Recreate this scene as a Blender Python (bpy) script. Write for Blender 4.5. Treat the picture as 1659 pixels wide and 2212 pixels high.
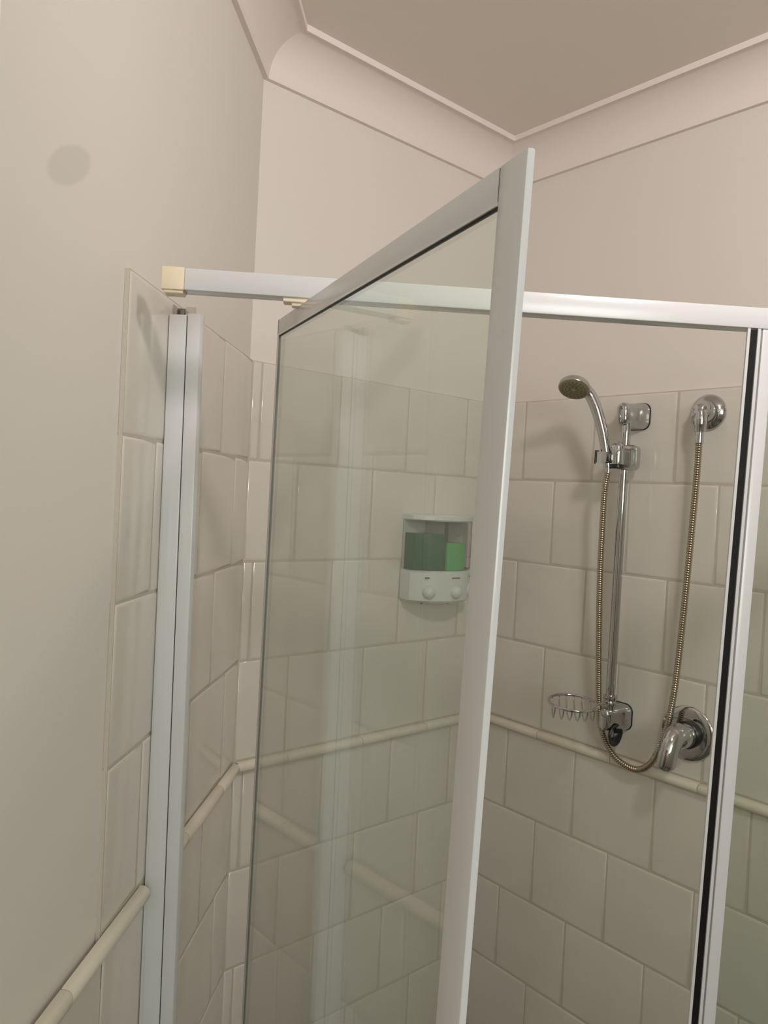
import bpy, bmesh, math, random
from mathutils import Vector, Matrix, noise
random.seed(7)
scn = bpy.context.scene
for o in list(bpy.data.objects): bpy.data.objects.remove(o)
COL = scn.collection

# ------------------------------------------------------------------ camera
cam = bpy.data.cameras.new('camera')
cam.sensor_fit = 'HORIZONTAL'; cam.sensor_width = 36.0
cam.lens = 1653.77/1659*36.0; cam.clip_start = 0.01
co = bpy.data.objects.new('camera', cam); COL.objects.link(co)
FW = Vector((0.6542661, 0.75594805, -0.02187251))
RT = Vector((0.75583107, -0.65263873, 0.05274536))
UP = Vector((-0.02559791, 0.05104142, 0.99836843))
CAM = Vector((-1.50114, -1.31439, 1.565))
co.matrix_world = Matrix(((RT.x, UP.x, -FW.x, CAM.x), (RT.y, UP.y, -FW.y, CAM.y), (RT.z, UP.z, -FW.z, CAM.z), (0, 0, 0, 1)))
scn.camera = co

# ------------------------------------------------------------------ world, lights, exposure
w = bpy.data.worlds.new('world'); scn.world = w; w.use_nodes = True
w.node_tree.nodes['Background'].inputs[0].default_value = (0.72, 0.84, 1.0, 1)
w.node_tree.nodes['Background'].inputs[1].default_value = 1.0
scn.view_settings.view_transform = 'Standard'; scn.view_settings.look = 'None'
scn.view_settings.gamma = 1.0; scn.view_settings.use_curve_mapping = False
scn.view_settings.exposure = 0.12
LAMP = Vector((-0.97, -1.42, 2.335))
ld = bpy.data.lights.new('ceiling_lamp_light', 'SPOT'); ld.energy = 19.5; ld.spot_size = math.radians(162); ld.spot_blend = 1.0; ld.color = (1.0, 0.905, 0.885); ld.shadow_soft_size = 0.07
lo = bpy.data.objects.new('ceiling_lamp_light', ld); COL.objects.link(lo); lo.location = LAMP
lo.rotation_euler = (Vector((-.05, -.12, 1.95))-LAMP).to_track_quat('-Z', 'Y').to_euler()      # unseen lamp placed from shadows; spot beam added to spare the left wall
wd = bpy.data.lights.new('added_window_fill', 'AREA'); wd.shape = 'RECTANGLE'; wd.size = 0.86; wd.size_y = 0.76; wd.energy = 17.0; wd.color = (0.97, 1.0, 0.93)
wo = bpy.data.objects.new('added_window_fill', wd); COL.objects.link(wo)
wo.location = (-1.95, -2.96, 1.93); wo.rotation_euler = (math.radians(90), 0, 0)   # added fill light at an invented window, faces +y into the room

# ------------------------------------------------------------------ room geometry helpers
PA = 0.7902916; LB = 0.7212126
DA = Vector((-math.cos(PA), -math.sin(PA), 0)); NA = Vector((math.sin(PA), -math.cos(PA), 0)); Z = Vector((0, 0, 1))
A0 = Vector((-LB, 0, 0))
def PT(t, s, z): return A0+NA*t+DA*s+Z*z     # t = distance from the tiled face of the left wall, s = distance along it from the corner
BACK = 0.008                                 # tile thickness: painted plaster lies this far behind the tile face
ZC = 2.446                                   # ceiling

# ------------------------------------------------------------------ materials
def mat(name, col, rough=0.5, metal=0.0, spec=0.5, bump=0, bscale=20, var=0, vscale=3, coat=0, col2=None, rnd=False):
    m = bpy.data.materials.new(name); m.use_nodes = True; nt = m.node_tree; b = nt.nodes['Principled BSDF']
    b.inputs['Base Color'].default_value = (*col, 1); b.inputs['Roughness'].default_value = rough
    b.inputs['Metallic'].default_value = metal; b.inputs['Specular IOR Level'].default_value = spec
    b.inputs['Coat Weight'].default_value = coat
    tc = nt.nodes.new('ShaderNodeTexCoord'); src = tc.outputs['Object']
    if rnd:      # every piece gets its own stretch of the pattern
        oi = nt.nodes.new('ShaderNodeObjectInfo'); ad = nt.nodes.new('ShaderNodeVectorMath'); ad.operation = 'MULTIPLY_ADD'
        cb = nt.nodes.new('ShaderNodeCombineXYZ')
        for i in range(3): nt.links.new(oi.outputs['Random'], cb.inputs[i])
        ad.inputs[1].default_value = (37, 53, 71); nt.links.new(cb.outputs[0], ad.inputs[0]); nt.links.new(src, ad.inputs[2]); src = ad.outputs[0]
    if bump:
        n = nt.nodes.new('ShaderNodeTexNoise'); n.inputs['Scale'].default_value = bscale; n.inputs['Detail'].default_value = 3
        bp = nt.nodes.new('ShaderNodeBump'); bp.inputs['Strength'].default_value = bump; bp.inputs['Distance'].default_value = 0.002
        nt.links.new(src, n.inputs['Vector']); nt.links.new(n.outputs['Fac'], bp.inputs['Height']); nt.links.new(bp.outputs['Normal'], b.inputs['Normal'])
    if var:
        n = nt.nodes.new('ShaderNodeTexNoise'); n.inputs['Scale'].default_value = vscale; n.inputs['Detail'].default_value = 4
        r = nt.nodes.new('ShaderNodeValToRGB'); c2 = col2 or tuple(c*(1-var) for c in col)
        r.color_ramp.elements[0].position = .35; r.color_ramp.elements[1].position = .65
        r.color_ramp.elements[0].color = (*c2, 1); r.color_ramp.elements[1].color = (*col, 1)
        nt.links.new(src, n.inputs['Vector']); nt.links.new(n.outputs['Fac'], r.inputs['Fac']); nt.links.new(r.outputs['Color'], b.inputs['Base Color'])
    return m
PAINT = (0.82, 0.765, 0.712)
M = dict(
 paint=mat('wall_paint', PAINT, .55, var=.02, vscale=1.2, bump=.08, bscale=260, spec=.3),
 ceil=mat('ceiling_paint', (0.86, 0.785, 0.71), .7, var=.02, vscale=1.5, bump=.08, bscale=200, spec=.2),
 cornice=mat('cornice_paint', (0.88, 0.80, 0.755), .6, spec=.3),
 tile=mat('tile_glaze', (0.74, 0.70, 0.635), .12, bump=.16, bscale=16, var=.03, vscale=12, spec=.5, rnd=True),
 grout=mat('grout', (0.58, 0.53, 0.45), .8, bump=.3, bscale=300),
 dado=mat('dado_glaze', (0.80, 0.74, 0.62), .16, var=.05, vscale=10, bump=.15, bscale=30),
 white=mat('white_powder_coat', (0.72, 0.735, 0.74), .22, spec=.5),
 seal=mat('black_rubber_seal', (0.008, 0.007, 0.007), .5, spec=.3),
 dark=mat('dark_gap', (0.03, 0.03, 0.03), .7),
 greyseal=mat('grey_seal', (0.25, 0.25, 0.22), .5),
 cream=mat('cream_plastic', (0.86, 0.75, 0.56), .4),
 chrome=mat('chrome', (0.54, 0.55, 0.56), .06, metal=1.0),
 hose=mat('hose_metal', (0.46, 0.40, 0.30), .22, metal=1.0),
 blackp=mat('black_plastic', (0.012, 0.013, 0.016), .3),
 olive=mat('limescaled_spray_plate', (0.27, 0.24, 0.12), .4, var=.2, vscale=60),
 silverp=mat('satin_silver_rim', (0.42, 0.42, 0.38), .25, metal=.6),
 wplast=mat('white_plastic', (0.66, 0.68, 0.66), .3),
 gtext=mat('grey_print', (0.12, 0.12, 0.12), .5),
 greend=mat('dark_green_soap', (0.001, 0.13, 0.055), .2, spec=.15),
 greenl=mat('light_green_soap', (0.11, 0.50, 0.15), .2, spec=.2),
 floor=mat('floor_tile', (0.20, 0.18, 0.155), .3, var=.06, vscale=5),
 timber=mat('dark_orange_timber', (0.30, 0.11, 0.035), .35, var=.4, vscale=4),
 steel=mat('screw_steel', (0.25, 0.24, 0.22), .35, metal=1.0),
)
def glassmat(name, tint, gloss=1.0, rough=0.0):
    m = bpy.data.materials.new(name); m.use_nodes = True; nt = m.node_tree; nt.nodes.clear()
    out = nt.nodes.new('ShaderNodeOutputMaterial'); mix = nt.nodes.new('ShaderNodeMixShader')
    tr = nt.nodes.new('ShaderNodeBsdfTransparent'); tr.inputs[0].default_value = (*tint, 1)
    gl = nt.nodes.new('ShaderNodeBsdfGlossy'); gl.inputs['Roughness'].default_value = rough; gl.inputs[0].default_value = (gloss, gloss, gloss, 1)
    fr = nt.nodes.new('ShaderNodeFresnel'); geo = nt.nodes.new('ShaderNodeNewGeometry')
    mr = nt.nodes.new('ShaderNodeMapRange'); mr.inputs['To Min'].default_value = 1.5; mr.inputs['To Max'].default_value = 1/1.5
    nt.links.new(geo.outputs['Backfacing'], mr.inputs['Value']); nt.links.new(mr.outputs['Result'], fr.inputs['IOR'])
    nt.links.new(fr.outputs[0], mix.inputs[0]); nt.links.new(tr.outputs[0], mix.inputs[1]); nt.links.new(gl.outputs[0], mix.inputs[2]); nt.links.new(mix.outputs[0], out.inputs[0])
    return m
M['glass'] = glassmat('clear_greenish_glass', (0.935, 0.968, 0.940), .85)
M['clear'] = glassmat('clear_plastic', (0.90, 0.90, 0.89), .12, .05)

def add_dark_spot(m):
    # slightly darker slanted oval in the left wall's paint
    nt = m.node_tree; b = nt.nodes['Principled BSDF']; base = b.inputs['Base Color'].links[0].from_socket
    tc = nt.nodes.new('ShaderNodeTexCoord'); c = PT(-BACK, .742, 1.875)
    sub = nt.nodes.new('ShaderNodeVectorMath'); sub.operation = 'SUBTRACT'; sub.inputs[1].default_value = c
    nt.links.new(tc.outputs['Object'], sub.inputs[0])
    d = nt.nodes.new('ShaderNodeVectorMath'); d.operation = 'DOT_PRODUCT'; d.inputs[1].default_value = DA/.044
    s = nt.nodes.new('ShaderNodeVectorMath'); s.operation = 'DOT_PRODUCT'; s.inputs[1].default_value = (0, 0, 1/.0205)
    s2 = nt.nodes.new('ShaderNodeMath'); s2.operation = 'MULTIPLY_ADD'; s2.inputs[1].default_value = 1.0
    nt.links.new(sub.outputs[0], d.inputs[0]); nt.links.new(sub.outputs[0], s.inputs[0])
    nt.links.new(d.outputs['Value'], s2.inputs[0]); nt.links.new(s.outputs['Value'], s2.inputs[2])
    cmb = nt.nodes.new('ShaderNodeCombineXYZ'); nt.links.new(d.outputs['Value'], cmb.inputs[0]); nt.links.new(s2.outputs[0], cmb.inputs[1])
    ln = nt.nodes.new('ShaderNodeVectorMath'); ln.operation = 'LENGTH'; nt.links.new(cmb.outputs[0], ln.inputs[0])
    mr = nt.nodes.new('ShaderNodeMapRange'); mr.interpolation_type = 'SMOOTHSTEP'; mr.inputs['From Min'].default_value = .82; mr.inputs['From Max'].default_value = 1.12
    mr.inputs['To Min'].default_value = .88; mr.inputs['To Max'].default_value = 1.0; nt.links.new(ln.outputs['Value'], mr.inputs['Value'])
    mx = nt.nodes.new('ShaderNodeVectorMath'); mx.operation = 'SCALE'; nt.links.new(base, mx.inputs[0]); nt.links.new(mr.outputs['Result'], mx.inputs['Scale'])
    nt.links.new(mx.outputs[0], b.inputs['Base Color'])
M['paintA'] = mat('wall_paint_left_shaded', (0.80, 0.757, 0.70), .85, var=.02, vscale=1.2, bump=.08, bscale=260, spec=.15); add_dark_spot(M['paintA'])  # same paint as the other walls; its weaker, cooler light is in the colour

# ------------------------------------------------------------------ mesh helpers
def link(name, me, m, parent=None, mw=None):
    o = bpy.data.objects.new(name, me); COL.objects.link(o)
    if m is not None and not me.materials: me.materials.append(M[m] if isinstance(m, str) else m)
    if mw is not None: o.matrix_world = mw
    if parent is not None: o.parent = parent
    return o
def from_bm(name, bm, m, parent=None, mw=None, smooth=None):
    bmesh.ops.recalc_face_normals(bm, faces=bm.faces)
    me = bpy.data.meshes.new(name); bm.to_mesh(me); bm.free()
    if smooth is not None:
        for p in me.polygons: p.use_smooth = True
        try: me.set_sharp_from_angle(angle=math.radians(smooth))
        except Exception: pass
    return link(name, me, m, parent, mw)
def box_bm(bm, lo, hi, mw=None, bev=0, seg=2):
    r = bmesh.ops.create_cube(bm, size=1); vs = r['verts']
    for v in vs: v.co = Vector([lo[i]+(v.co[i]+.5)*(hi[i]-lo[i]) for i in range(3)])
    if bev:
        es = list({e for v in vs for e in v.link_edges})
        g = bmesh.ops.bevel(bm, geom=es, offset=bev, segments=seg, profile=.5, affect='EDGES', clamp_overlap=True); vs = list({v for f in g['faces'] for v in f.verts} | {v for v in vs if v.is_valid})
    if mw is not None:
        for v in vs: v.co = mw @ v.co
    return vs
def box(name, m, lo, hi, parent=None, mw=None, bev=0, seg=2, fr=None):
    bm = bmesh.new(); box_bm(bm, lo, hi, fr, bev, seg)
    return from_bm(name, bm, m, parent, mw, smooth=35 if bev else None)
def frame(o, x, y, z):
    return Matrix(((x.x, y.x, z.x, o.x), (x.y, y.y, z.y, o.y), (x.z, y.z, z.z, o.z), (0, 0, 0, 1)))
def lathe(name, m, prof, parent=None, mw=None, seg=32, smooth=40):
    # profile (r, h) around local Z
    bm = bmesh.new(); rings = []
    for r, h in prof:
        if r < 1e-6: rings.append([bm.verts.new((0, 0, h))])
        else: rings.append([bm.verts.new((r*math.cos(2*math.pi*k/seg), r*math.sin(2*math.pi*k/seg), h)) for k in range(seg)])
    for a, b in zip(rings, rings[1:]):
        for k in range(seg):
            q = [a[k % len(a)], a[(k+1) % len(a)], b[(k+1) % len(b)], b[k % len(b)]]; u = []
            for x in q:
                if x not in u: u.append(x)
            if len(u) > 2: bm.faces.new(u)
    for r in (rings[0], rings[-1]):
        if len(r) > 2: bm.faces.new(r)
    return from_bm(name, bm, m, parent, mw, smooth)
def spline(pts, n):
    out = []; P = [Vector(p) for p in pts]; P = [P[0]*2-P[1]]+P+[P[-1]*2-P[-2]]
    for i in range(1, len(P)-2):
        for k in range(n):
            t = k/n; a, b, c, d = P[i-1:i+3]
            out.append(.5*((2*b)+(c-a)*t+(2*a-5*b+4*c-d)*t*t+(3*b-a-3*c+d)*t**3))
    out.append(P[-2]); return out
def tube_bm(bm, pts, rad, seg=12, closed=False):
    P = [Vector(p) for p in pts]; n = len(P); rings = []; nrm = None
    for i in range(n):
        t = (P[(i+1) % n]-P[i-1]) if closed else (P[min(i+1, n-1)]-P[max(i-1, 0)]); t.normalize()
        if nrm is None: nrm = t.orthogonal()
        nrm = (nrm-t*nrm.dot(t)).normalized(); b = t.cross(nrm)
        r = rad[i] if hasattr(rad, '__len__') else rad
        rx, ry = r if hasattr(r, '__len__') else (r, r)
        rings.append([bm.verts.new(P[i]+nrm*rx*math.cos(2*math.pi*k/seg)+b*ry*math.sin(2*math.pi*k/seg)) for k in range(seg)])
    for i in range(n if closed else n-1):
        a, b = rings[i], rings[(i+1) % n]
        for k in range(seg): bm.faces.new((a[k], a[(k+1) % seg], b[(k+1) % seg], b[k]))
    if not closed: bm.faces.new(rings[0]); bm.faces.new(rings[-1])
def tube(name, m, pts, rad, parent=None, seg=12, closed=False, smooth=60):
    bm = bmesh.new(); tube_bm(bm, pts, rad, seg, closed); return from_bm(name, bm, m, parent, None, smooth)
def rrect(w, h, r, n=6):
    pts = []
    for cx, cy, a0 in ((w/2-r, h/2-r, 0), (-w/2+r, h/2-r, 90), (-w/2+r, -h/2+r, 180), (w/2-r, -h/2+r, 270)):
        for k in range(n+1):
            a = math.radians(a0+90*k/n); pts.append((cx+r*math.cos(a), cy+r*math.sin(a)))
    return pts
def loft(name, m, secs, parent=None, mw=None, smooth=50):
    # secs: (depth, cy, cz, w, h, r) rounded rectangles in local YZ, stacked along local X
    bm = bmesh.new(); rings = []
    for d, cy, cz, w_, h_, r_ in secs: rings.append([bm.verts.new((d, cy+a, cz+b)) for a, b in rrect(w_, h_, r_)])
    for a, b in zip(rings, rings[1:]):
        n = len(a)
        for k in range(n): bm.faces.new((a[k], a[(k+1) % n], b[(k+1) % n], b[k]))
    bm.faces.new(rings[0]); bm.faces.new(rings[-1])
    return from_bm(name, bm, m, parent, mw, smooth)
def empty(name, loc, label=None, cat=None, group=None):
    o = bpy.data.objects.new(name, None); COL.objects.link(o); o.location = loc; o.empty_display_size = .05
    if label: tag(o, label, cat, group)
    return o
def tag(o, label, cat, group=None):
    o['label'] = label; o['category'] = cat
    if group: o['group'] = group
def adopt(root, *obs):       # parent while keeping the world place
    bpy.context.view_layer.update()
    for o in obs:
        mw = o.matrix_world.copy(); o.parent = root; o.matrix_parent_inverse = root.matrix_world.inverted()
def struct(o, label=None):
    o['kind'] = 'structure'
    if label: o['label'] = label
    return o

# ------------------------------------------------------------------ room shell
SEND = .8685
pA = lambda s: PT(-BACK, s, 0)
# corners of the painted walls
def inter(p, d, q, e):
    det = d.x*(-e.y)+e.x*d.y; r = q-p
    t = (r.x*(-e.y)+e.x*r.y)/det; return p+d*t
C1 = inter(pA(0), DA, Vector((0, BACK, 0)), Vector((1, 0, 0)))
C2 = Vector((BACK, BACK, 0)); C3 = Vector((BACK, -3.0, 0)); C4 = Vector((-2.7, -3.0, 0))
P6 = pA(SEND); C5 = Vector((-2.7, P6.y, 0))
POLY = [P6, C1, C2, C3, C4, C5]                  # clockwise plan, interior on the right
def inward(a, b):
    d = (b-a).normalized(); return Vector((d.y, -d.x, 0))
def offs(k, o):
    n = len(POLY); a, b, c = POLY[k-1], POLY[k], POLY[(k+1) % n]
    return inter(a+inward(a, b)*o, (b-a), b+inward(b, c)*o, (c-b))
def prism(name, m, pts, z0, z1):
    bm = bmesh.new(); lo = [bm.verts.new((p.x, p.y, z0)) for p in pts]; hi = [bm.verts.new((p.x, p.y, z1)) for p in pts]
    bm.faces.new(lo); bm.faces.new(hi)
    for k in range(len(pts)):
        j = (k+1) % len(pts); bm.faces.new((lo[k], lo[j], hi[j], hi[k]))
    return from_bm(name, bm, m)
def wall(name, k, m='paint'):
    j = (k+1) % 6
    return struct(prism(name, m, [POLY[k], POLY[j], offs(j, -.1), offs(k, -.1)], 0, ZC))
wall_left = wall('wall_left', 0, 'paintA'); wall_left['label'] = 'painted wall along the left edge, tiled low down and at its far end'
wall_back = wall('wall_back', 1); wall_right = wall('wall_right', 2)
wall_entry = wall('wall_entry', 5)
# front wall (behind the viewer) with an invented window for the fill light, far left wall with an added timber door to cut bounce
wall_left2 = wall('wall_far_left', 4)
WX0, WX1, WZ0, WZ1 = -2.43, -1.47, 1.50, 2.34
bm = bmesh.new()
for lo, hi in (((-2.8, -3.1, 0), (WX0, -3.0, ZC)), ((WX1, -3.1, 0), (.108, -3.0, ZC)), ((WX0, -3.1, 0), (WX1, -3.0, WZ0)), ((WX0, -3.1, WZ1), (WX1, -3.0, ZC))): box_bm(bm, lo, hi)
struct(from_bm('wall_front', bm, 'paint'))
bm = bmesh.new()
for lo, hi in (((WX0, -3.06, WZ0), (WX0+.04, -3.01, WZ1)), ((WX1-.04, -3.06, WZ0), (WX1, -3.01, WZ1)), ((WX0+.04, -3.06, WZ0), (WX1-.04, -3.01, WZ0+.04)), ((WX0+.04, -3.06, WZ1-.04), (WX1-.04, -3.01, WZ1))): box_bm(bm, lo, hi)
win = struct(from_bm('added_window_1', bm, 'white'))
box('pane', 'glass', (WX0+.04, -3.045, WZ0+.04), (WX1-.04, -3.039, WZ1-.04), win)
dor = struct(box('added_door_1', 'timber', (-2.698, -2.25, 0), (-2.655, -1.35, 2.04), bev=.003))
dh = tube('door_handle', 'chrome', [(-2.655, -1.43, 1.0), (-2.61, -1.43, 1.0), (-2.605, -1.54, 1.0)], .009); dh.parent = dor
FL = [offs(k, -.1) for k in range(6)]
struct(prism('floor', 'floor', FL, -.1, 0)); struct(prism('ceiling', 'ceil', FL, ZC, ZC+.1))

# cornice: a cove with a small lip at the wall and a square lip at the ceiling
def cornice(name, k):
    j = (k+1) % 6; prof = [(0, 2.361), (.010, 2.361), (.0115, 2.368)]
    for i in range(1, 11):
        a = math.radians(180-90*i/10*.96); prof.append((.0845+.073*math.cos(a), 2.3625+.0735*math.sin(a)))
    prof += [(.088, 2.4335), (.088, ZC), (0, ZC)]
    bm = bmesh.new(); R = []
    for c in (k, j): R.append([bm.verts.new((*offs(c, p).xy, z)) for p, z in prof])
    n = len(prof)
    for i in range(n): bm.faces.new((R[0][i], R[0][(i+1) % n], R[1][(i+1) % n], R[1][i]))
    bm.faces.new(R[0]); bm.faces.new(R[1])
    return struct(from_bm(name, bm, 'cornice', smooth=32))
for i, k in enumerate((0, 1, 2, 3, 4, 5)): cornice('trim_%d' % (i+1), k)

# ------------------------------------------------------------------ wall tiles (real pieces with pillowed rims)
MESH = {}
def tile_mesh(w_, h_):
    key = (round(w_, 4), round(h_, 4))
    if key in MESH: return MESH[key]
    g = .0011; rings = [((g), -.0075), (g, -.0030), (g+.0012, -.0014), (g+.0034, -.0003), (g+.0062, 0.0)]
    bm = bmesh.new(); R = []
    for ins, y in rings:
        ins = min(ins, w_*.3)
        R.append([bm.verts.new(p) for p in ((ins, y, ins), (w_-ins, y, ins), (w_-ins, y, h_-ins), (ins, y, h_-ins))])
    for a, b in zip(R, R[1:]):
        for k in range(4): bm.faces.new((a[k], a[(k+1) % 4], b[(k+1) % 4], b[k]))
    bm.faces.new(R[-1]); bm.faces.new(R[0])
    bmesh.ops.recalc_face_normals(bm, faces=bm.faces)
    me = bpy.data.meshes.new('tile'); bm.to_mesh(me); bm.free(); me.materials.append(M['tile'])
    for p in me.polygons: p.use_smooth = True
    me.set_sharp_from_angle(angle=math.radians(60))
    MESH[key] = me; return me
ROWS = [(0, .2), (.2, .4), (.4, .6), (.6, .8), (.8, .9995), (1.0215, 1.2215), (1.2215, 1.4195), (1.4195, 1.621), (1.621, 1.816)]
# parity: rows 1,3 (from the top) and the row under the dado share their joints
PAR = [1, 0, 1, 0, 1, 0, 1, 0, 1]
def tile_wall(parent, org, xd, out, joints1, joints0, length, rows=range(9)):
    # org: wall start on the tile plane, xd: direction along, out: outward normal
    for r in rows:
        z0, z1 = ROWS[r]; js = sorted([0.0]+[j for j in (joints1 if PAR[r] else joints0) if .004 < j < length-.004]+[length])
        for a, b in zip(js, js[1:]):
            me = tile_mesh(b-a, z1-z0)
            jit = random.uniform(-.00035, .00035)
            o = link('tile', me, None)
            Mx = frame(org+xd*a+out*(-.0005+jit)+Z*z0, xd, out, Z)
            Mx = Mx @ Matrix.Translation((0, 0, 0)) @ Matrix.Rotation(random.uniform(-.0009, .0009), 4, 'X') @ Matrix.Rotation(random.uniform(-.0009, .0009), 4, 'Z')
            o.matrix_world = Mx; o.parent = parent
def grout_slab(parent, org, xd, out, length, z0, z1):
    o = box('grout_bed', 'grout', (0, -.0072, z0), (length, -.0020, z1), fr=frame(org, xd, out, Z)); o.parent = parent
rng = lambda a: [a+.2*k for k in range(-1, 12)]
Xd = Vector((1, 0, 0))
# back wall: joints measured from the left corner (world x = -LB + d)
tile_wall(wall_back, Vector((-LB, 0, 0)), Xd, Vector((0, -1, 0)), [LB+x for x in (-.699, -.501, -.303, -.104)], [LB+x for x in (-.602, -.401, -.203)], LB)
grout_slab(wall_back, Vector((-LB-.002, 0, 0)), Xd, Vector((0, -1, 0)), LB+.004, 0.001, 1.8155)
# right wall: distance from the corner
LC = 1.62
tile_wall(wall_right, Vector((0, 0, 0)), Vector((0, -1, 0)), Vector((-1, 0, 0)), rng(.0965)[1:], rng(.1945)[1:], LC)
grout_slab(wall_right, Vector((0, .002, 0)), Vector((0, -1, 0)), Vector((-1, 0, 0)), LC, 0.001, 1.8155)
# left wall: beyond the screen line the tiles stop at s=.603, below the dado they run on
tile_wall(wall_left, A0.copy(), DA, NA, [.193, .393], [.093, .293, .493], .6025, range(5, 9))
tile_wall(wall_left, A0.copy(), DA, NA, [.193, .393, .593, .793], [.093, .293, .493, .693], SEND-.002, range(0, 5))
grout_slab(wall_left, A0-DA*.002, DA, NA, .604, .95, 1.8155)
grout_slab(wall_left, A0-DA*.002, DA, NA, SEND, 0.001, .999)

# dado: glazed half-round pencil pieces, 200 mm long
def dado_piece(L_):
    key = ('dado', round(L_, 4))
    if key in MESH: return MESH[key]
    bm = bmesh.new(); prof = [(-.0005, -.0105), (.004, -.0105)]
    for i in range(0, 11):
        a = math.radians(-80+160*i/10); prof.append((.0055+.0088*math.cos(a), .0100*math.sin(a)))
    prof += [(.004, .0105), (-.0005, .0105)]
    R = []
    for x, sc in ((.0006, .93), (.003, 1), (L_-.003, 1), (L_-.0006, .93)): R.append([bm.verts.new((x, (p[0])*sc, p[1]*sc)) for p in prof])
    n = len(prof)
    for a, b in zip(R, R[1:]):
        for i in range(n): bm.faces.new((a[i], a[(i+1) % n], b[(i+1) % n], b[i]))
    bm.faces.new(R[0]); bm.faces.new(R[-1]); bmesh.ops.recalc_face_normals(bm, faces=bm.faces)
    me = bpy.data.meshes.new('dado_tile'); bm.to_mesh(me); bm.free(); me.materials.append(M['dado'])
    for p in me.polygons: p.use_smooth = True
    me.set_sharp_from_angle(angle=math.radians(50)); MESH[key] = me; return me
def dado(parent, org, xd, out, cuts, z=1.0107):
    for a, b in zip(cuts, cuts[1:]):
        o = link('dado_tile', dado_piece(b-a), None)
        o.matrix_world = frame(org+xd*a+out*.0006+Z*(z+random.uniform(-.0005, .0005)), xd, out, Z); o.parent = parent
dado(wall_back, Vector((-LB, 0, 0)), Xd, Vector((0, -1, 0)), [.004, .12, .32, .52, LB-.012])
dado(wall_right, Vector((0, 0, 0)), Vector((0, -1, 0)), Vector((-1, 0, 0)), [.002, .1945, .3945, .5945, .7945, .9945, 1.1945, 1.3945, 1.594])
dado(wall_left, A0.copy(), DA, NA, [.004, .118, .314, .455])
dado(wall_left, A0.copy(), DA, NA, [.479, .7, SEND-.004])

# ------------------------------------------------------------------ ceiling lamp (out of view, gives the light)
cl = empty('ceiling_lamp', (LAMP.x, LAMP.y, ZC), 'small round white ceiling lamp holder out of view above the viewer', 'lamp')
a = lathe('ceiling_rose', 'wplast', [(0, 0), (.045, 0), (.045, -.012), (.022, -.03), (.018, -.05), (0, -.05)], mw=Matrix.Translation((LAMP.x, LAMP.y, ZC)))
adopt(cl, a)

# ------------------------------------------------------------------ wall jamb channel
JT = Vector((0, 0, 0))
jm = empty('wall_jamb', PT(.001, .46, 0), 'white two-part upright channel fixed to the left tiled wall', 'shower jamb')
lean = .005
def jamb_piece(name, t0, t1, s0, s1, z0, z1, m='white', bev=.0012):
    # leans slightly away from the wall towards its foot
    bm = bmesh.new(); vs = box_bm(bm, (t0, s0, z0), (t1, s1, z1), None, bev, 2)
    for v in bm.verts:
        t, s, z = v.co; v.co = PT(t+(1.79-z)*lean*(0 if t < .001 else 1), s-(1.79-z)*.009, z)
    return from_bm(name, bm, m, None, None, 35)
parts = [jamb_piece('channel', .0008, .0245, .452, .474, .012, 1.7925),
         jamb_piece('adjusting_stile', .0256, .0435, .455, .4735, .012, 1.7945),
         jamb_piece('joint_gap', .0238, .0262, .456, .4722, .014, 1.791, 'dark', 0)]
adopt(jm, *parts)
# clear plastic fixing clip standing out of the channel head, with its screw
bm = bmesh.new()
for lo, hi in (((.004, .455, 1.780), (.0055, .471, 1.806)), ((.0185, .458, 1.780), (.032, .460, 1.8055)), ((.0055, .4585, 1.780), (.0185, .460, 1.801))): box_bm(bm, lo, hi)
for v in bm.verts: v.co = PT(*v.co)
clip = from_bm('fixing_clip', bm, 'clear')
bm = bmesh.new(); box_bm(bm, (.006, .4565, 1.779), (.017, .458, 1.804)); 
for v in bm.verts: v.co = PT(*v.co)
back = from_bm('steel_tab', bm, 'steel')
scr = lathe('screw', 'steel', [(0, .008), (.0030, .0075), (.0038, .005), (.0015, .004), (.0015, 0), (0, 0)], mw=frame(PT(.0165, .460, 1.7965), NA, Z.cross(NA)*-1 if False else DA.cross(NA), DA), seg=12)
adopt(jm, clip, back, scr); clip['label'] = 'clear plastic clip'

# ------------------------------------------------------------------ header rail, its cream end cap and the pivot bracket
RA = Vector((-1.10156, -.47779, 1.8165648)); RD = Vector((.79268, -.60964, 0)).normalized(); RN = Vector((-.60964, -.79268, 0)).normalized()
RF = frame(RA, RD, -RN, Z)        # local x along the rail, y away from the viewer, z up; front face y=0, top z=0
hr = empty('header_rail', RA, 'long white square header rail across the shower with a cream end cap', 'shower rail')
wallx = 1.3895
rail = box('rail_bar', 'white', (-.0005, 0, -.0255), (wallx, .0245, 0), fr=RF, bev=.0016)
bm = bmesh.new(); box_bm(bm, (-.0268, -.0006, -.0260), (-.0005, .0250, .0006), RF, .0015, 2); box_bm(bm, (-.0245, .002, -.0295), (-.002, .022, -.0255), RF, .001, 1)
cap = from_bm('end_cap', bm, 'cream', smooth=35); cap['label'] = 'cream plastic end cap'
bm = bmesh.new(); box_bm(bm, (.114, .003, -.0305), (.152, .021, -.0255), RF, .0008, 1); box_bm(bm, (.124, .006, -.0345), (.150, .019, -.0300), RF, .0008, 1)
br = from_bm('pivot_bracket', bm, 'cream', smooth=35); br['label'] = 'cream plastic pivot bracket'
adopt(hr, rail, cap, br)

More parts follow.
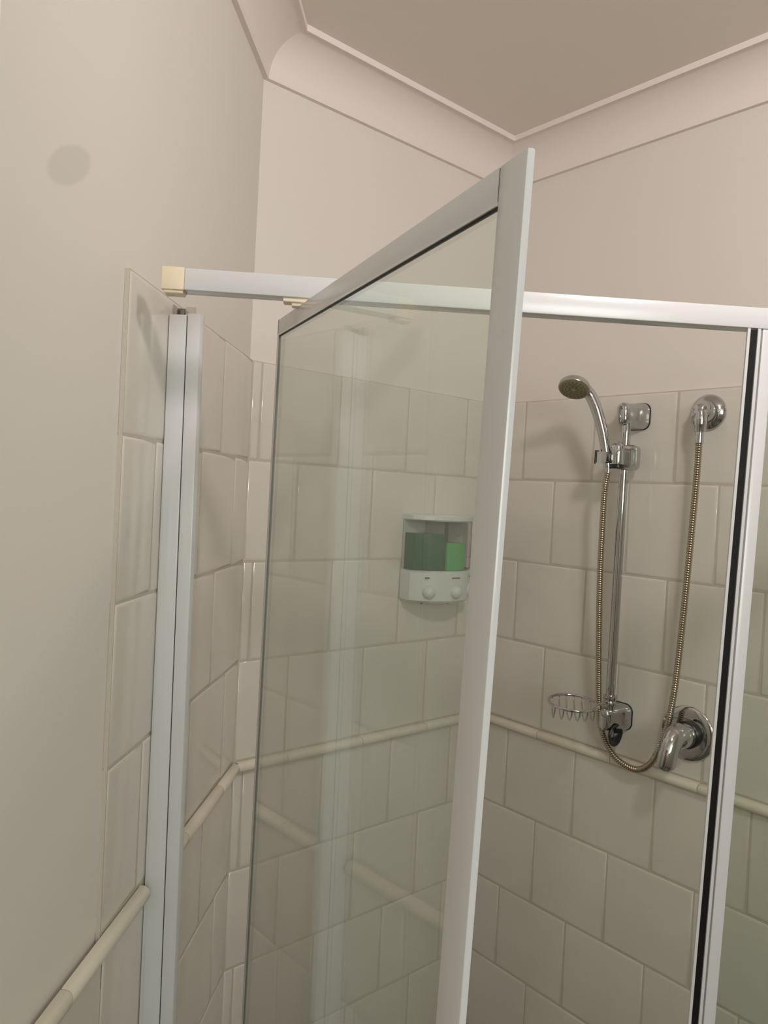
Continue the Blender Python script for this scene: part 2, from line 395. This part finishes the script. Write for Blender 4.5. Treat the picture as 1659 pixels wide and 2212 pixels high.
# ------------------------------------------------------------------ fixed side: post with black seal, and the fixed glass pane
pf = empty('fixed_screen', RA+RD*.69-Z*1.81, 'fixed glass screen at the right with white post and black seal', 'shower screen')
def pbox(bm, x0, x1, y0, y1, z0, z1, bev=0):
    vs = box_bm(bm, (x0, y0, z0), (x1, y1, z1), None, bev, 2)
def pfin(name, bm, m, sm=35):
    for v in bm.verts:
        x, y, z = v.co; v.co = RF @ Vector((x-(1.791-z)*.0236, y, z-1.8165648))
    return from_bm(name, bm, m, smooth=sm)
ZP = 1.7905
bm = bmesh.new(); pbox(bm, .6755, .6790, .000, .0030, .012, ZP); a1 = pfin('seal_carrier', bm, 'white')
bm = bmesh.new(); pbox(bm, .6790, .6884, .0020, .0062, .014, ZP-.001); a2 = pfin('black_seal', bm, 'seal'); a2['label'] = 'black rubber door seal'
bm = bmesh.new(); pbox(bm, .6884, .6922, .000, .008, .012, ZP); a3 = pfin('post_lip', bm, 'white')
bm = bmesh.new(); pbox(bm, .6922, .6946, .003, .010, .014, ZP-.001); a4 = pfin('post_groove', bm, 'greyseal')
bm = bmesh.new(); pbox(bm, .6946, .7095, .0, .018, .012, ZP, .0012); a5 = pfin('post', bm, 'white')
bm = bmesh.new(); pbox(bm, .7095, 1.352, .009, .0135, .04, ZP-.002); a6 = pfin('glass_pane', bm, 'glass', None)
bm = bmesh.new(); pbox(bm, .69, 1.36, .0, .022, .012, .04, .001); a7 = pfin('sill_rail', bm, 'white')
adopt(pf, a1, a2, a3, a4, a5, a6, a7)
# low threshold under door and screen (out of view)
# ------------------------------------------------------------------ open pivot door, hanging slightly out of square
DK = Vector((-.94351027, -.43273529, 1.79197226)); DE = Vector((-.37007111, -.92669829, -.0654038)); DU = Vector((-.03296306, -.05725944, .99781501)); DN = Vector((-.92841844, .37141842, -.00935675))
DF = frame(DK, DE, -DN, DU)       # x along the door towards the viewer, y into its thickness, z up
DW, WS, WH, HR, TH, DH = .67178, .0307, .0240, .0195, .0047, 1.745
dr = empty('shower_door', DK-Z*1.745, 'open white-framed glass pivot door swung towards the viewer', 'shower door')
d1 = box('free_stile', 'white', (DW-WS, 0, -DH), (DW, TH, 0), fr=DF, bev=.0009)
d2 = box('hinge_stile', 'white', (0, 0, -DH), (WH*.42, TH, 0), fr=DF, bev=.0006)
d3 = box('top_rail', 'white', (.0002, 0, -HR), (DW-WS-.0009, TH, -.0002), fr=DF, bev=.0004)
d4 = box('bottom_rail', 'white', (WH*.42, 0, -DH), (DW-WS-.0009, TH, -DH+HR), fr=DF, bev=.0004)
bm = bmesh.new(); box_bm(bm, (WH*.42, -.0006, -HR-.0022), (DW-WS, TH-.001, -HR), DF); s1 = from_bm('glazing_bead', bm, 'white')
bm = bmesh.new(); box_bm(bm, (WH*.42, .0006, -HR-.0032), (DW-WS, TH-.0015, -HR-.0022), DF); s2 = from_bm('glazing_seal', bm, 'seal')
bm = bmesh.new(); box_bm(bm, (DW-WS-.0009, .0006, -HR), (DW-WS, TH-.0006, -.0008), DF); s3 = from_bm('corner_gap', bm, 'dark')
bm = bmesh.new(); box_bm(bm, (WH*.42, .0004, -DH+HR), (WH*.42+.0012, TH-.001, -HR-.0024), DF); s4 = from_bm('edge_seal', bm, 'greyseal')
g = box('door_glass', 'glass', (WH*.42+.0002, .0014, -DH+HR), (DW-WS, .0044, -HR-.001), fr=DF)
pv = lathe('pivot_pin', 'cream', [(0, 0), (.004, 0), (.004, .012), (0, .012)], mw=Matrix.Translation(DF @ Vector((.122, .006, .001))), seg=12)
bm = bmesh.new(); box_bm(bm, (.088, TH, -.006), (.150, TH+.008, .001), DF); pb = from_bm('pivot_block', bm, 'cream')
adopt(dr, d1, d2, d3, d4, s1, s2, s3, s4, g, pv, pb)

# ------------------------------------------------------------------ hand shower set on the right wall
ax = lambda x, y, z: Vector((x, y, z))
sr = empty('shower_slide_rail', (0, -.41, 1.10), 'vertical chrome slide rail with two wall brackets and sliding holder', 'shower rail')
XW = frame(Vector((0, 0, 0)), Vector((-1, 0, 0)), Vector((0, -1, 0)), Z)     # local x out of the wall, y towards the viewer, z up
def bracket(cz, flip=False):
    y0 = .400
    o = loft('wall_bracket', 'chrome', [(.0014, y0, cz, .070, .056, .016), (.006, y0, cz, .070, .056, .016), (.022, y0+.002, cz, .056, .052, .015), (.044, y0+.005, cz, .030, .047, .012), (.060, y0+.007, cz, .027, .049, .0132), (.0665, y0+.007, cz, .022, .043, .0105), (.0685, y0+.007, cz, .012, .032, .0055)])
    o.data.transform(XW); 
    g_ = loft('gasket', 'blackp', [(.0002, y0, cz, .0725, .0585, .017), (.0016, y0, cz, .0725, .0585, .017)]); g_.data.transform(XW); g_.parent = o
    return o
b1 = bracket(1.764); b2 = bracket(1.111)
bar = lathe('slide_bar', 'chrome', [(0, 0), (.0098, 0), (.0098, .625), (0, .625)], mw=Matrix.Translation((-.048, -.409, 1.122)), seg=28)
col = lathe('collar', 'chrome', [(0, 0), (.0120, 0), (.0128, .002), (.0128, .009), (.0120, .011), (0, .011)], mw=Matrix.Translation((-.048, -.409, 1.139)), seg=28)
# slider: block around the bar, capsule with black knob, handset cradle
sl = loft('slider_body', 'chrome', [(.022, .4170, 1.672, .020, .050, .0095), (.026, .4170, 1.672, .032, .054, .012), (.045, .416, 1.672, .040, .055, .013), (.064, .411, 1.672, .036, .052, .012), (.080, .405, 1.672, .022, .046, .0105), (.086, .404, 1.672, .010, .034, .0045)]); sl.data.transform(XW)
kn = lathe('slider_capsule', 'chrome', [(0, -.0005), (.0138, 0), (.0142, .004), (.0142, .032), (.0130, .040), (.0090, .0455), (.0035, .0475), (0, .0478)], mw=Matrix.Translation((-.084, -.4145, 1.655)), seg=28)
kb = lathe('slider_knob', 'blackp', [(0, -.008), (.0122, -.008), (.0142, -.006), (.0142, -.0005), (0, 0)], mw=Matrix.Translation((-.084, -.4150, 1.6545)), seg=28)
cr = loft('handset_cradle', 'chrome', [(.084, .397, 1.669, .014, .024, .004), (.100, .388, 1.669, .026, .024, .004), (.104, .388, 1.669, .026, .024, .004)]); cr.data.transform(XW)
bm = bmesh.new(); box_bm(bm, (.104, .3735, 1.655), (.1065, .377, 1.684), None, .0006, 1); box_bm(bm, (.092, .3735, 1.681), (.106, .376, 1.684), None, .0006, 1)
cc = from_bm('cradle_edge', bm, 'blackp'); cc.data.transform(XW)
# hose ring hanging below the lower bracket
Rg = []
for k in range(28):
    a_ = 2*math.pi*k/28; Rg.append(Vector((-.040+.0165*math.cos(a_), -.418, 1.078+.0165*math.sin(a_))))
bm = bmesh.new(); tube_bm(bm, Rg, [(.0036, .0100)]*28, 10, True)
ring = from_bm('hose_ring', bm, 'blackp', smooth=50)
adopt(sr, b1, b2, bar, col, sl, kn, kb, cr, cc, ring)

# soap basket
sb = empty('soap_basket', (-.125, -.373, 1.118), 'small round chrome wire soap basket clipped to the slide rail', 'soap basket')
BC = Vector((-.132, -.3735, 1.149)); br_ = .049
vdir = Vector((.76, .65, 0)); sdir = Vector((.65, -.76, 0))      # along and across the line of sight
def rim(z, r, wd, name):
    pts = [BC+sdir*(r*1.03*math.cos(2*math.pi*k/40))+vdir*(r*1.38*math.sin(2*math.pi*k/40))+Z*z for k in range(40)]
    bm = bmesh.new(); tube_bm(bm, pts, wd, 10, True); return from_bm(name, bm, 'chrome', smooth=60)
rm = rim(0, br_, .0031, 'rim')
wires = []
for k in range(6):
    q = -.0385+.0154*k; h = 1.38*math.sqrt(max(br_**2-q*q, 1e-5))
    c0 = BC+sdir*q*1.03
    w1 = tube('basket_wire', 'chrome', spline([c0-vdir*h, c0-vdir*h*.93-Z*.012, c0-vdir*h*.45-Z*.030, c0-Z*.033, c0+vdir*h*.45-Z*.030, c0+vdir*h*.93-Z*.012, c0+vdir*h], 5), .0016, seg=8)
    wires.append(w1)
arm = tube('basket_arm', 'chrome', [(-.098, -.4065, 1.149), (-.062, -.409, 1.147)], .0024)
clipo = lathe('basket_clip', 'chrome', [(.0098, -.005), (.0140, -.005), (.0145, 0), (.0140, .005), (.0098, .005)], mw=Matrix.Translation((-.048, -.409, 1.1575)), seg=28)
adopt(sb, rm, arm, clipo, *wires)

# hand shower
hs = empty('hand_shower', (-.100, -.389, 1.655), 'chrome hand shower with round olive limescaled spray face in its holder', 'shower head')
hp = spline([(-.086, -.3945, 1.650), (-.090, -.3900, 1.680), (-.094, -.3850, 1.712), (-.099, -.3775, 1.744), (-.106, -.3690, 1.776), (-.113, -.3590, 1.800), (-.127, -.3510, 1.815), (-.144, -.3475, 1.821)], 6)
n_ = len(hp); hrad = [.0092+.0034*min(1, (k/n_)*1.6) for k in range(n_)]
hd = tube('handle', 'chrome', hp, hrad, seg=20)
HN = Vector((-.50, -.18, -.84)).normalized()         # spray face direction
hx = HN.orthogonal().normalized(); HC = Vector((-.155, -.3475, 1.812))
HF = frame(HC, hx, HN.cross(hx), HN)
h1 = lathe('head_shell', 'chrome', [(0, -.019), (.012, -.0182), (.022, -.0150), (.029, -.0090), (.0322, -.0025), (.0318, .001), (0, .001)], mw=HF, seg=36)
h2 = lathe('head_rim', 'silverp', [(.0320, -.0045), (.0331, -.0020), (.0331, .0035), (.0320, .0058), (.0296, .0062), (.0296, .001)], mw=HF, seg=36)
h3 = lathe('spray_plate', 'olive', [(0, .0010), (.0300, .0010), (.0300, .0058), (.0285, .0068), (.0080, .0072), (.0060, .0062), (0, .0062)], mw=HF, seg=36)
h4 = lathe('centre_cap', 'silverp', [(0, .0060), (.0045, .0060), (.0045, .0074), (.0030, .0080), (0, .0080)], mw=HF, seg=16)
nz = []
for rr, cnt in ((.0095, 8), (.0165, 12), (.0240, 18)):
    for k in range(cnt):
        a_ = 2*math.pi*k/cnt+rr*40
        nz.append((rr*math.cos(a_), rr*math.sin(a_)))
nzm = None; noz = []
for x_, y_ in nz:
    if nzm is None:
        o = lathe('nozzle', 'blackp', [(0, .0060), (.0010, .0060), (.0010, .0078), (.0006, .0084), (0, .0084)], seg=8); nzm = o.data
    else: o = link('nozzle', nzm, None)
    o.matrix_world = HF @ Matrix.Translation((x_, y_, 0)); o.parent = None; noz.append(o)
adopt(hs, hd, h1, h2, h3, h4)
bpy.context.view_layer.update()
for o in noz:
    o.parent = h3; o.matrix_parent_inverse = (hs.matrix_world @ Matrix.Identity(4)).inverted() if False else h3.matrix_world.inverted()

# ribbed metal hose
def hose_path():
    P = [(-.0855, -.3948, 1.640), (-.083, -.388, 1.600), (-.076, -.383, 1.52), (-.068, -.379, 1.42), (-.058, -.378, 1.30), (-.048, -.378, 1.19), (-.040, -.380, 1.11), (-.033, -.390, 1.062), (-.028, -.412, 1.030), (-.026, -.437, 1.017), (-.025, -.463, 1.0135), (-.026, -.486, 1.024), (-.028, -.508, 1.051), (-.030, -.528, 1.105), (-.030, -.541, 1.18), (-.030, -.548, 1.27), (-.032, -.555, 1.40), (-.036, -.562, 1.53), (-.041, -.568, 1.64), (-.045, -.5705, 1.705)]
    return P
hp_ = spline(hose_path(), 40)
L = [0]
for a_, b_ in zip(hp_, hp_[1:]): L.append(L[-1]+(b_-a_).length)
tot = L[-1]; pitch = .0048; nr = int(tot/pitch); pts = []; rad = []; i = 0
for k in range(nr*3+1):
    d = tot*k/(nr*3)
    while i < len(L)-2 and L[i+1] < d: i += 1
    f = (d-L[i])/max(L[i+1]-L[i], 1e-9); pts.append(hp_[i].lerp(hp_[i+1], min(f, 1))); rad.append(.0068 if k % 3 else .0054)
ho = empty('shower_hose', (-.045, -.5705, 1.705), 'ribbed metal hose looping from the hand shower to the wall elbow', 'hose')
hb = tube('hose_tube', 'hose', pts, rad, seg=12, smooth=80)
f1 = lathe('ferrule', 'chrome', [(0, 0), (.0082, 0), (.0084, .002), (.0078, .024), (0, .024)], mw=Matrix.Translation((-.045, -.5705, 1.700)), seg=20)
f2 = lathe('ferrule', 'chrome', [(0, 0), (.0060, 0), (.0064, .012), (.0064, .014), (0, .014)], mw=frame(Vector((-.0853, -.3949, 1.636)), Vector((1, 0, 0)), Vector((0, 1, 0)), Z), seg=20)
adopt(ho, hb, f1, f2)

# wall elbow
el = empty('wall_elbow', (0, -.563, 1.766), 'round chrome wall elbow feeding the hose beside the post', 'shower fitting')
WF = lambda y, z: frame(Vector((0, y, z)), Vector((0, 1, 0)), Z, Vector((-1, 0, 0)))
e1 = lathe('flange', 'chrome', [(0, .0002), (.0365, .0002), (.0365, .003), (.0340, .0062), (.0270, .0110), (.0225, .0135), (0, .0135)], mw=WF(-.5635, 1.766), seg=40)
e2 = lathe('dome', 'chrome', [(0, .012), (.0225, .012), (.0225, .020), (.0210, .0275), (.0170, .0350), (.0100, .0400), (0, .0415)], mw=WF(-.5645, 1.766), seg=36)
e3 = tube('elbow_pipe', 'chrome', spline([(-.020, -.566, 1.768), (-.033, -.5675, 1.769), (-.043, -.5695, 1.762), (-.0455, -.5705, 1.750), (-.045, -.5705, 1.738)], 6), [.0168]*12+[.0135]*13, seg=24)
e4 = lathe('hose_nut', 'chrome', [(0, 0), (.0112, 0), (.0118, .002), (.0118, .011), (.0128, .0125), (.0128, .018), (.0110, .020), (0, .020)], mw=Matrix.Translation((-.045, -.5705, 1.7225)), seg=24)
adopt(el, e1, e2, e3, e4)

# mixer
mx = empty('shower_mixer', (0, -.562, 1.113), 'round chrome mixer plate with a drooping lever on the right wall', 'mixer tap')
m1 = lathe('cover_plate', 'chrome', [(0, .0002), (.0560, .0002), (.0562, .0022), (.0535, .0052), (.0440, .0066), (.0200, .0075), (0, .0075)], mw=WF(-.562, 1.113), seg=48)
m2 = lathe('sleeve', 'blackp', [(0, .006), (.0275, .006), (.0275, .018), (.0240, .021), (0, .021)], mw=WF(-.566, 1.113), seg=36)
m3 = lathe('cartridge_body', 'chrome', [(0, .016), (.0238, .017), (.0250, .022), (.0250, .040), (.0225, .050), (.0160, .0570), (.0080, .0600), (0, .0605)], mw=WF(-.5665, 1.114), seg=36)
lp = spline([(-.046, -.569, 1.122), (-.064, -.569, 1.120), (-.079, -.569, 1.107), (-.089, -.569, 1.088), (-.094, -.5685, 1.069), (-.0955, -.568, 1.058)], 6)
nn = len(lp); lrad = []
for k in range(nn):
    f = k/(nn-1); lrad.append((.0215-.0040*f if f < .85 else .0180*(1-((f-.85)/.15)**2*.5), .0200-.0100*f))
bm = bmesh.new(); tube_bm(bm, lp, lrad, 20)
m4 = from_bm('lever', bm, 'chrome', smooth=60)
bm = bmesh.new(); box_bm(bm, (-.0015, -.002, -.014), (.0015, .002, .014), None, .001, 1)
adopt(mx, m1, m2, m3, m4)
bm.free()

# ------------------------------------------------------------------ three-chamber soap dispenser on the back wall
sd = empty('soap_dispenser', (-.20, 0, 1.322), 'white wall soap dispenser with dark and light green liquid seen through the door', 'soap dispenser')
SX0, SX1 = -.304, -.104
def dplan(ins=0.0, n=28):
    # plan outline: flat back at y=0, sides to y=-.045, bulged front to y=-.088
    pts = [(SX0+ins, -.0005)]; cx = (SX0+SX1)/2; hw = (SX1-SX0)/2-ins
    for k in range(n+1):
        u_ = -1+2*k/n; y_ = -(.034+.050*(1-abs(u_)**2.2))+ins; pts.append((cx+hw*u_, y_))
    pts.append((SX1-ins, -.0005)); return pts
def dshell(name, m, z0, z1, ins=0.0, cham=0, seg=None):
    bm = bmesh.new(); R = []
    lv = [(z0, ins+cham), (z0+cham, ins), (z1-cham, ins), (z1, ins+cham)] if cham else [(z0, ins), (z1, ins)]
    for z_, i_ in lv: R.append([bm.verts.new((x, y, z_)) for x, y in dplan(i_)])
    n = len(R[0])
    for a_, b_ in zip(R, R[1:]):
        for k in range(n): bm.faces.new((a_[k], a_[(k+1) % n], b_[(k+1) % n], b_[k]))
    bm.faces.new(R[0]); bm.faces.new(R[-1]); return from_bm(name, bm, m, smooth=40)
q1 = dshell('body', 'wplast', 1.322, 1.398, 0, .006)
q2 = dshell('lid', 'wplast', 1.511, 1.526, -.0008, .003)
q3 = box('backplate', 'wplast', (SX0+.002, -.006, 1.39), (SX1-.002, -.0004, 1.515))
q4 = dshell('clear_window', 'clear', 1.3982, 1.5108, .0005)
def chamber(x0, x1, z1, m, name='chamber_liquid', lab=None):
    pl = [(x, y) for x, y in dplan(.003, 40) if x0 <= x <= x1 and y < -.01]
    pts = [(x0, -.0075), (x0, pl[0][1])]+pl+[(x1, pl[-1][1]), (x1, -.0075)]
    bm = bmesh.new(); R = [[bm.verts.new((x, y, z_)) for x, y in pts] for z_ in (1.3985, z1)]
    n = len(pts)
    for k in range(n): bm.faces.new((R[0][k], R[0][(k+1) % n], R[1][(k+1) % n], R[1][k]))
    bm.faces.new(R[0]); bm.faces.new(R[1]); o = from_bm(name, bm, m, smooth=40)
    if lab: o['label'] = lab
    return o
w3 = (SX1-SX0)/3
q5 = chamber(SX0+.0035, SX0+w3-.0012, 1.482, 'greend', lab='dark green liquid soap')
q6 = chamber(SX0+w3+.0012, SX0+2*w3-.0012, 1.462, 'greenl', lab='light green liquid soap')
walls_ = []
for k in (1, 2):
    x = SX0+w3*k; walls_.append(box('divider', 'silverp' if False else 'clear', (x-.0008, -.083, 1.3985), (x+.0008, -.0065, 1.5105)))
lv = []
for k in range(3):
    x = SX0+w3*(k+.5); cx = (SX0+SX1)/2; u_ = (x-cx)/((SX1-SX0)/2); yf = -(.034+.050*(1-abs(u_)**2.2))
    b_ = lathe('push_button', 'wplast', [(0, -.002), (.0150, -.002), (.0150, .003), (.0140, .009), (.0105, .0135), (.0050, .0155), (0, .0160)], mw=frame(Vector((x, yf+.001, 1.349)), Vector((1, 0, 0)), Vector((0, -.35, .94)).normalized(), Vector((0, -.94, -.35)).normalized()), seg=24)
    t_ = [.020, .026, .022][k]
    tx = box('printed_word', 'gtext', (x-t_/2, yf-.0006, 1.3795), (x+t_/2, yf+.004, 1.3825))
    nz_ = lathe('nozzle', 'gtext', [(0, -.003), (.0028, -.003), (.0034, .004), (0, .004)], mw=Matrix.Translation((x, yf+.022, 1.3205)), seg=12)
    lv += [b_, tx, nz_]
adopt(sd, q1, q2, q3, q4, q5, q6, *walls_, *lv)
